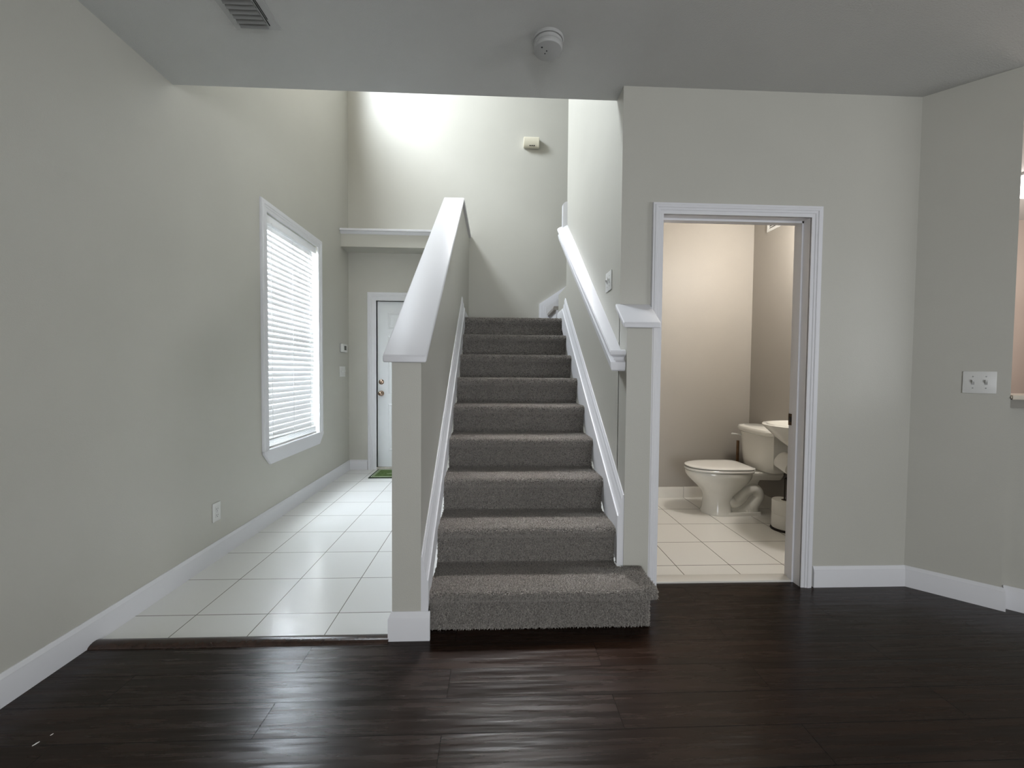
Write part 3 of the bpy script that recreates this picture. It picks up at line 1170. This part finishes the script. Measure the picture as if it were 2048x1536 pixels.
# thermostat
th = empty('thermostat', (XL, 4.771, 1.455), 'small white thermostat with grey screen on the left wall near the front door', 'thermostat')
bm = bmesh.new()
box(bm, XL, XL + .006, 4.690, 4.852, 1.405, 1.505, bev=.002)
finish('back_plate', bm, M['grey_plastic'], th)
bm = bmesh.new()
box(bm, XL + .006, XL + .030, 4.697, 4.847, 1.409, 1.501, bev=.004)
finish('body', bm, M['plastic'], th)
bm = bmesh.new()
box(bm, XL + .0295, XL + .0312, 4.745, 4.808, 1.430, 1.480)
finish('screen', bm, M['lcd'], th, smooth=0)

# smoke detector
sd = empty('smoke_detector', (.233, 1.93, HC), 'round white smoke detector on the ceiling', 'smoke detector')
bm = bmesh.new()
lathe(bm, [(.001, 0), (.073, 0), (.073, -.008), (.070, -.012), (.001, -.012)], (.233, 1.93, HC), 'Z', 48)
finish('mounting_ring', bm, M['vent'], sd)
bm = bmesh.new()
lathe(bm, [(.001, -.010), (.063, -.012), (.063, -.016), (.068, -.018), (.068, -.030), (.064, -.033), (.066, -.036), (.066, -.044), (.062, -.050), (.055, -.052), (.001, -.052)], (.233, 1.93, HC), 'Z', 48)
for (dx, dy, rr) in ((-.012, .012, .0032), (-.006, -.004, .0034), (-.030, -.024, .0042)):
    lathe(bm, [(.0002, -.0528), (rr, -.0528), (rr, -.050)], (.233 + dx, 1.93 + dy, HC), 'Z', 12, mi=1)
finish('body', bm, [M['vent'], M['black']], sd)

# ceiling register
cv = empty('ceiling_vent', (-1.07, 1.78, HC), 'metal louvred air vent in the ceiling at the top edge', 'vent')
bm = bmesh.new()
vx0, vx1, vy0, vy1 = -1.172, -.972, 1.60, 1.932
gx0, gx1, gy0, gy1 = -1.143, -1.020, 1.63, 1.912
for b in ((vx0, gx0, vy0, vy1), (gx1, vx1, vy0, vy1), (gx0, gx1, vy0, gy0), (gx0, gx1, gy1, vy1)):
    box(bm, b[0], b[1], b[2], b[3], HC - .006, HC - .0005)
finish('face_plate', bm, M['vent'], cv, smooth=0)
bm = bmesh.new()
n = 12
for i in range(n):
    y = gy0 + .012 + (gy1 - gy0 - .018) * i / (n - 1)
    prism(bm, [(y - .010, HC - .003), (y - .008, HC - .002), (y + .012, HC - .013), (y + .010, HC - .014)], 0, gx0, gx1)
finish('louvres', bm, M['louvre'], cv, smooth=0)
bm = bmesh.new()
box(bm, gx0, gx1, gy0, gy1, HC - .0015, HC - .0005)
finish('duct_shade', bm, M['dark'], cv, smooth=0)  # flat dark sheet holding the shade inside the duct
bm = bmesh.new()
box(bm, -1.006, -1.002, 1.66, 1.875, HC - .0068, HC - .0055)
box(bm, -1.012, -1.009, 1.62, 1.905, HC - .010, HC - .005)
finish('damper_slot', bm, M['black'], cv, smooth=0)

# door chime box
ch = empty('chime_box', (.4125, YK, 3.93), 'small beige chime box high on the far wall', 'chime box')
bm = bmesh.new()
prism(bm, [(YK, 3.985), (YK - .052, 3.985), (YK - .058, 3.975), (YK - .058, 3.905), (YK - .040, 3.872), (YK, 3.872)], 0, .320, .505)
bmesh.ops.recalc_face_normals(bm, faces=bm.faces)
bmesh.ops.bevel(bm, geom=bm.edges[:], offset=.004, segments=2, affect='EDGES')
finish('cover', bm, M['beige_plastic'], ch, smooth=30)
for k in range(3):
    bm = bmesh.new()
    lathe(bm, [(.0005, 0), (.0085, 0), (.0085, .006)], (.395 + k * .024, YK - .0515, 3.888), 'Y', 14, mtx=Matrix.Rotation(math.radians(-28), 4, 'X'))
    finish('sound_hole', bm, M['black'], ch)

# ------------------------------------------------------------------ door mat
dm = empty('door_mat', (-1.02, 4.75, .0035), 'green door mat with dark border in front of the front door', 'door mat')
mx0, mx1, my0, my1, mz = -1.402, -.62, 4.555, 4.945, .0035
bm = bmesh.new()
box(bm, mx0, mx1, my0, my1, mz, mz + .008, bev=.002)
finish('border', bm, M['mat_border'], dm)
bm = bmesh.new()
box(bm, mx0 + .018, mx1 - .018, my0 + .018, my1 - .018, mz + .006, mz + .0105)
finish('pile', bm, M['mat_green'], dm, smooth=0)
bm = bmesh.new()
for off in (.022, .042):
    w = .007 if off < .03 else .004
    a0, a1, b0, b1 = mx0 + off, mx1 - off, my0 + off, my1 - off
    zt = mz + .0105
    for b in ((a0, a1, b0, b0 + w), (a0, a1, b1 - w, b1), (a0, a0 + w, b0 + w, b1 - w), (a1 - w, a1, b0 + w, b1 - w)):
        box(bm, b[0], b[1], b[2], b[3], zt - .002, zt + .0012)
finish('border_line', bm, M['mat_line'], dm, smooth=0)
bm = bmesh.new()
zt = mz + .0105
for pts, w in ((((-1.24, 4.72), (-1.15, 4.75), (-1.05, 4.76)), .012), (((-1.10, 4.69), (-1.05, 4.72), (-1.02, 4.80), (-1.0, 4.86)), .014), (((-1.16, 4.68), (-1.10, 4.67), (-1.06, 4.70)), .012)):
    sp = smooth_path([(a, b, zt + .001) for a, b in pts], 6)
    tube(bm, sp, [w * .5 * (.35 + .65 * math.sin(math.pi * (i + .5) / len(sp))) for i in range(len(sp))], 8)
for v in bm.verts:
    v.co.z = zt + (v.co.z - zt) * .15
finish('motif', bm, M['mat_line'], dm)

# ------------------------------------------------------------------ bathroom
bm = bmesh.new()
x = 1.477 - .3428
while x < XBR:
    a, b = max(x + .0015, .80), min(x + .3428 - .0015, XBR - .012)
    if b > a:
        box(bm, a, b, YBB - .010, YBB, .004, .107, bev=.0015)
    x += .3428
y = YB + .13
while y < YBB - .02:
    box(bm, XBR - .010, XBR, y, min(y + .340, YBB - .011), .004, .107, bev=.0015)
    y += .3428
tag(finish('baseboard_bathroom', bm, M['white_tile']), 'row of cream tile baseboard in the bathroom', kind=S)
bm = bmesh.new()
box(bm, .80, XBR, YBB - .004, YBB - .0005, .004, .105)
box(bm, XBR - .004, XBR - .0005, YB + .13, YBB - .01, .004, .105)
tag(finish('trim_bathroom_grout', bm, M['grout'], smooth=0), 'grout behind the bathroom baseboard tiles', kind=S)

# return vent high on the right wall
rv = empty('wall_vent', (XBR, 3.45, 2.55), 'white wall vent grille high on the bathroom right wall', 'vent')
bm = bmesh.new()
box(bm, XBR - .010, XBR, 3.30, 3.635, 2.478, 2.502)
box(bm, XBR - .010, XBR, 3.30, 3.635, 2.665, 2.70)
box(bm, XBR - .010, XBR, 3.30, 3.335, 2.502, 2.665)
box(bm, XBR - .010, XBR, 3.612, 3.635, 2.502, 2.665)
finish('vent_frame', bm, M['plastic'], rv, smooth=0)
bm = bmesh.new()
for k in range(9):
    zz_ = 2.511 + k * .018
    box(bm, XBR - .009, XBR - .004, 3.335, 3.612, zz_, zz_ + .008)
finish('louvres', bm, M['plastic'], rv, smooth=0)
bm = bmesh.new()
box(bm, XBR - .002, XBR - .0002, 3.335, 3.612, 2.502, 2.665)
finish('duct_shade', bm, M['black'], rv, smooth=0)  # black sheet in place of the shaded duct behind the bars

# toilet, facing -x
TY = 3.42
toilet = empty('toilet', (2.05, TY, .004), 'white two piece toilet with closed lid in the bathroom', 'toilet')
FZ = .004


def oval(xf, xb, hw, z, n=40, back=1.0, pf=2.0):
    """plan outline: elongated front (-x), blunter back."""
    xm = xf + (xb - xf) * .58
    pts = []
    for i in range(n):
        a = 2 * math.pi * i / n
        c, s = math.cos(a), math.sin(a)
        e = 2.0 / (pf if c < 0 else pf + back)
        cc = math.copysign(abs(c) ** e, c)
        ss = math.copysign(abs(s) ** e, s)
        rx = (xm - xf) if c < 0 else (xb - xm)
        pts.append((xm + cc * rx, TY + ss * hw, z))
    return pts


bm = bmesh.new()
rows = [(1.790, 2.03, .118, FZ), (1.786, 2.03, .120, .02), (1.800, 2.02, .110, .05), (1.806, 2.02, .104, .12), (1.802, 2.04, .105, .165), (1.788, 2.07, .114, .195), (1.755, 2.11, .134, .235), (1.705, 2.15, .158, .280), (1.668, 2.17, .175, .318), (1.650, 2.18, .182, .345), (1.646, 2.18, .183, .368), (1.650, 2.18, .180, .376)]
bridge(bm, [oval(*r) for r in rows])
# rear shelf carrying the tank
secs = []
for z, hw in ((.305, .085), (.330, .105), (.352, .118), (.372, .118), (.376, .113)):
    secs.append([(2.06, TY - hw, z), (2.16, TY - hw * 1.02, z), (2.40, TY - hw * 1.15, z), (2.42, TY - hw * 1.05, z), (2.42, TY + hw * 1.05, z), (2.40, TY + hw * 1.15, z), (2.16, TY + hw * 1.02, z), (2.06, TY + hw, z)])
bridge(bm, secs)
# column under the shelf and core behind the trapway
secs = []
for z, x0_, x1_, hw in ((.03, 1.99, 2.24, .080), (.10, 1.98, 2.235, .068), (.20, 1.98, 2.245, .062), (.28, 2.0, 2.26, .070), (.34, 2.02, 2.29, .085)):
    secs.append([(x0_, TY - hw, z), ((x0_ + x1_) / 2, TY - hw * 1.1, z), (x1_ - .02, TY - hw, z), (x1_, TY, z), (x1_ - .02, TY + hw, z), ((x0_ + x1_) / 2, TY + hw * 1.1, z), (x0_, TY + hw, z), (x0_ - .02, TY, z)])
bridge(bm, secs)
# foot slab
secs = []
for z, g in ((FZ, 1.0), (.026, 1.0), (.034, .95)):
    secs.append([(1.96, TY - .118 * g, z), (2.22, TY - .105 * g, z), (2.262, TY - .085 * g, z), (2.275, TY, z), (2.262, TY + .085 * g, z), (2.22, TY + .105 * g, z), (1.96, TY + .118 * g, z), (1.95, TY, z)])
bridge(bm, secs)
# trapway bulging on both sides
for sg in (-1, 1):
    pth = smooth_path([(1.965, TY + sg * .030, .178), (1.992, TY + sg * .050, .128), (2.040, TY + sg * .056, .108), (2.095, TY + sg * .056, .145), (2.135, TY + sg * .056, .196), (2.185, TY + sg * .056, .222), (2.232, TY + sg * .056, .205), (2.246, TY + sg * .054, .160), (2.225, TY + sg * .052, .118), (2.205, TY + sg * .050, .075), (2.205, TY + sg * .046, .03)], 6)
    tube(bm, pth, [.030 + .020 * min(1, i / 8) for i in range(len(pth))], 18)
    lathe(bm, [(.012, 0), (.011, .010), (.006, .014), (.0005, .015)], (2.135, TY + sg * .088, .033), 'Z', 14)
finish('bowl', bm, M['porcelain'], toilet, smooth=48)


def slab(bm, xf, xb, hw, levels, back=4.0):
    bridge(bm, [oval(xf + g, xb - g, hw - g, z, 56, back, 2.15) for z, g in levels])


bm = bmesh.new()
slab(bm, 1.642, 2.165, .188, ((.3835, .006), (.3815, .003), (.388, 0), (.396, 0), (.400, .004)))
finish('seat', bm, M['seat_plastic'], toilet, smooth=40)
bm = bmesh.new()
slab(bm, 1.645, 2.168, .186, ((.4075, .008), (.4065, .004), (.411, 0), (.416, .0), (.420, .005), (.4235, .030), (.4255, .070), (.4265, .120)))
finish('lid', bm, M['seat_plastic'], toilet, smooth=40)
for sg in (-1, 1):
    bm = bmesh.new()
    box(bm, 2.158, 2.200, TY + sg * .075 - .020, TY + sg * .075 + .020, .376, .408, bev=.006)
    finish('hinge', bm, M['seat_plastic'], toilet)


def tank_ring(xf, xb, hw, z, bulge):
    pts = []
    r = .035
    n = 9
    for i in range(n):     # bulging front from -y to +y
        t = -1 + 2 * i / (n - 1)
        pts.append((xf + r - bulge * (1 - t * t) - (r * (1 - abs(t) ** 6)), TY + t * hw, z))
    pts += [(xb - .02, TY + hw, z), (xb, TY + hw - .02, z), (xb, TY - hw + .02, z), (xb - .02, TY - hw, z)]
    return pts


bm = bmesh.new()
bridge(bm, [tank_ring(2.262, 2.400, .170, .377, .012), tank_ring(2.246, 2.408, .196, .400, .014), tank_ring(2.238, 2.412, .204, .45, .015), tank_ring(2.224, 2.418, .222, .690, .016)])
finish('tank', bm, M['porcelain'], toilet, smooth=40)
bm = bmesh.new()
bridge(bm, [tank_ring(2.220, 2.421, .228, .688, .017), tank_ring(2.206, 2.428, .240, .698, .018), tank_ring(2.202, 2.430, .243, .722, .018), tank_ring(2.210, 2.426, .237, .738, .018), tank_ring(2.235, 2.41, .215, .746, .016)])
finish('tank_lid', bm, M['porcelain'], toilet, smooth=40)
bm = bmesh.new()
lathe(bm, [(.014, 0), (.014, -.008), (.008, -.010), (.008, -.024), (.0005, -.025)], (2.224, TY + .170, .655), 'X', 16)
tube(bm, [(2.198, TY + .165, .655), (2.196, TY + .205, .652), (2.192, TY + .250, .647)], [.007, .008, .009], 10)
finish('flush_lever', bm, M['plastic'], toilet)

# wooden stick behind the tank
bm = bmesh.new()
tube(bm, [(2.285, 3.735, .004), (2.262, 3.690, .58)], [.012, .012], 12)
tag(finish('wooden_stick', bm, M['brown_wood']), 'thin brown wooden stick standing behind the toilet tank', 'stick')

# sink on the right wall
sink = empty('sink', (XBR, 2.86, .80), 'white wall hung sink basin nearer than the toilet, partly behind the door jamb', 'sink')
bm = bmesh.new()
SY = 2.86


def sink_ring(g, z, hw, xf):
    pts = []
    n = 28
    for i in range(n + 1):
        a = math.pi * i / n - math.pi / 2
        pts.append((XBR - .12 - (XBR - .12 - xf - g) * math.cos(a) ** .9 if math.cos(a) > 1e-6 else XBR - .12, SY + (hw - g) * math.sin(a), z))
    pts += [(XBR - .004 - 0, SY + (hw - g), z), (XBR - .004, SY - (hw - g), z)]
    return pts


rings = [(.30, .60, .30, 1.99), (.18, .655, .28, 1.99), (.10, .715, .275, 1.99), (.030, .785, .275, 1.985), (.004, .818, .275, 1.978), (0, .832, .275, 1.975), (.006, .838, .275, 1.975), (.030, .838, .275, 1.975), (.045, .826, .275, 1.975), (.09, .775, .275, 1.975), (.16, .735, .275, 1.975)]
bridge(bm, [sink_ring(g, z, hw, xf) for g, z, hw, xf in [(min(g, .24), z, hw, xf) for g, z, hw, xf in rings]])
finish('basin', bm, M['porcelain'], sink, smooth=45)
bm = bmesh.new()
tube(bm, smooth_path([(2.352, 3.09, .66), (2.352, 3.09, .52), (2.36, 3.08, .48), (2.38, 3.07, .47), (2.41, 3.06, .50), (2.452, 3.05, .51)], 5), .026, 14)
finish('dark_gap_pipe', bm, M['dark'], sink)  # made-up pipe added to darken the gap under the basin

# paper stand with rolls
st = empty('paper_stand', (2.245, 3.02, .004), 'dark metal toilet paper stand on the tile beside the toilet', 'paper stand')
cx, cy = 2.240, 3.025
bm = bmesh.new()
lathe(bm, [(.001, .004), (.094, .004), (.097, .010), (.094, .018), (.080, .020), (.001, .020)], (cx, cy, 0), 'Z', 40)
finish('base', bm, M['bronze'], st)
bm = bmesh.new()
tube(bm, [(cx - .016, cy - .012, .02), (cx - .016, cy - .012, .40)], .0042, 8)
tube(bm, [(cx + .016, cy + .012, .02), (cx + .016, cy + .012, .40)], .0042, 8)
tube(bm, [(cx - .020, cy - .015, .400), (cx + .020, cy + .015, .400)], .0055, 8)
finish('wire_loop', bm, M['bronze'], st)
bm = bmesh.new()
px_, py_ = cx + .070, cy + .03
tube(bm, smooth_path([(px_, py_, .015), (px_, py_, .40), (px_, py_, .60), (px_ - .02, py_ - .02, .64)], 4), .006, 10)
finish('pole', bm, M['bronze'], st)
ax = Vector((.22, -.90, -.37)).normalized()
rc = Vector((2.222, 3.00, .525))
bm = bmesh.new()
tube(bm, [tuple(rc - ax * .075), tuple(rc + ax * .070)], .007, 10)
tube(bm, [tuple(rc - ax * .07), (px_, py_, .55)], .006, 10)
finish('arm', bm, M['bronze'], st)


def paper_roll(label, center, axis, r, h, sheet=False):
    root = empty('toilet_paper_roll', center, label, 'toilet paper', None, 'toilet paper rolls on the stand')
    mt = Vector(axis).to_track_quat('Z', 'Y').to_matrix().to_4x4()
    bm = bmesh.new()
    lathe(bm, [(.027, -h / 2), (r - .003, -h / 2), (r, -h / 2 + .004), (r, h / 2 - .004), (r - .003, h / 2), (.027, h / 2)], center, 'Z', 40, mtx=mt)
    bm.faces.ensure_lookup_table()
    caps = [f for f in bm.faces if len(f.verts) > 4]
    bmesh.ops.delete(bm, geom=caps, context='FACES_ONLY')
    if sheet:
        c = Vector(center)
        side = Vector((axis[0], axis[1], axis[2])).normalized()
        out = side.cross(Vector((0, 0, 1))).normalized() * -1
        secs = []
        for t_ in (-.5, .5):
            col = []
            for dz, dd in ((.01, r), (-.03, r + .0005), (-.07, r - .004), (-.115, r - .006)):
                col.append(tuple(c + side * (t_ * h * .96) + out * -dd + Vector((0, 0, dz))))
            back = [tuple(Vector(q) + out * .0006) for q in col[::-1]]
            secs.append(col + back)
        bridge(bm, secs)
    finish('paper', bm, M['paper'], root, smooth=40)
    bm = bmesh.new()
    lathe(bm, [(.0275, -h / 2 + .001), (.0275, h / 2 - .001)], center, 'Z', 24, mtx=mt)
    caps = [f for f in bm.faces if len(f.verts) > 4]
    bmesh.ops.delete(bm, geom=caps, context='FACES_ONLY')
    finish('core', bm, M['cardboard'], root)
    return root


paper_roll('toilet paper roll hanging on the arm of the dark stand, below the sink', tuple(rc), tuple(ax), .066, .105)
paper_roll('spare toilet paper roll standing lowest on the dark stand base', (cx, cy, .0735), (0, 0, 1), .088, .106)
paper_roll('spare toilet paper roll stacked on the lower spare roll, around the wire loop', (cx, cy, .1805), (0, 0, 1), .088, .106)

# ------------------------------------------------------------------ bar counter and kitchen strip
bm = bmesh.new()
prism(bm, [ang(s1 + .001, .012), ang(2.6, .012), ang(2.6, -.36), ang(s1 + .001, -.36)], 2, 1.086, 1.108)
bmesh.ops.recalc_face_normals(bm, faces=bm.faces)
bmesh.ops.bevel(bm, geom=bm.edges[:], offset=.005, segments=2, affect='EDGES')
tag(finish('bar_counter', bm, M['counter']), 'pale bar countertop at the right edge on the low wall', 'countertop')
bm = bmesh.new()
prism(bm, [ang(s1 + .001, -.012), ang(2.6, -.012), ang(2.6, -.044), ang(s1 + .001, -.044)], 2, 1.045, 1.0855)  # board added in place of the shadow under the counter
tag(finish('trim_bar_shadow', bm, M['shadow_board'], smooth=0), 'dark strip standing for the shadow under the bar countertop', kind=S)
kl = empty('ceiling_light', (4.25, 3.05, HC), 'lit kitchen ceiling light seen past the angled wall at the right edge', 'ceiling light')
bm = bmesh.new()
box(bm, 3.97, 4.55, 2.90, 3.22, HC - .020, HC - .001, bev=.003)
finish('base_frame', bm, M['plastic'], kl)
bm = bmesh.new()
box(bm, 3.985, 4.535, 2.912, 3.208, HC - .095, HC - .020, bev=.02)
finish('diffuser', bm, M['lamp'], kl)
fr = empty('refrigerator', (5.66, 3.5, 0), 'dark refrigerator side at the far right edge above the bar counter', 'refrigerator')
bm = bmesh.new()
box(bm, 5.29, 6.05, 3.25, 3.865, .03, 1.95, bev=.01)
finish('cabinet', bm, M['fridge'], fr)
bm = bmesh.new()
box(bm, 5.295, 6.045, 3.185, 3.245, .05, .62, bev=.01)
finish('freezer_door', bm, M['fridge'], fr)
bm = bmesh.new()
box(bm, 5.295, 6.045, 3.185, 3.245, .64, 1.94, bev=.01)
finish('door', bm, M['fridge'], fr)
bm = bmesh.new()
box(bm, 5.35, 6.0, 3.3, 3.8, .0, .03)
finish('foot', bm, M['dark'], fr, smooth=0)

# white flecks on the dark floor
for (x_, y_, l_, lab) in ((-1.464, 1.333, .016, 'larger white fleck on the dark floor near the left baseboard'), (-1.449, 1.366, .007, 'tiny white fleck beside a larger one on the dark floor')):
    bm = bmesh.new()
    prism(bm, [(x_ - l_ * .2, y_ - l_ * .5), (x_ + l_ * .1, y_ - l_ * .1), (x_ + l_ * .25, y_ + l_ * .5), (x_ - l_ * .05, y_ + l_ * .2)], 2, .0002, .002)
    tag(finish('floor_fleck', bm, M['fleck'], smooth=0), lab, 'fleck')
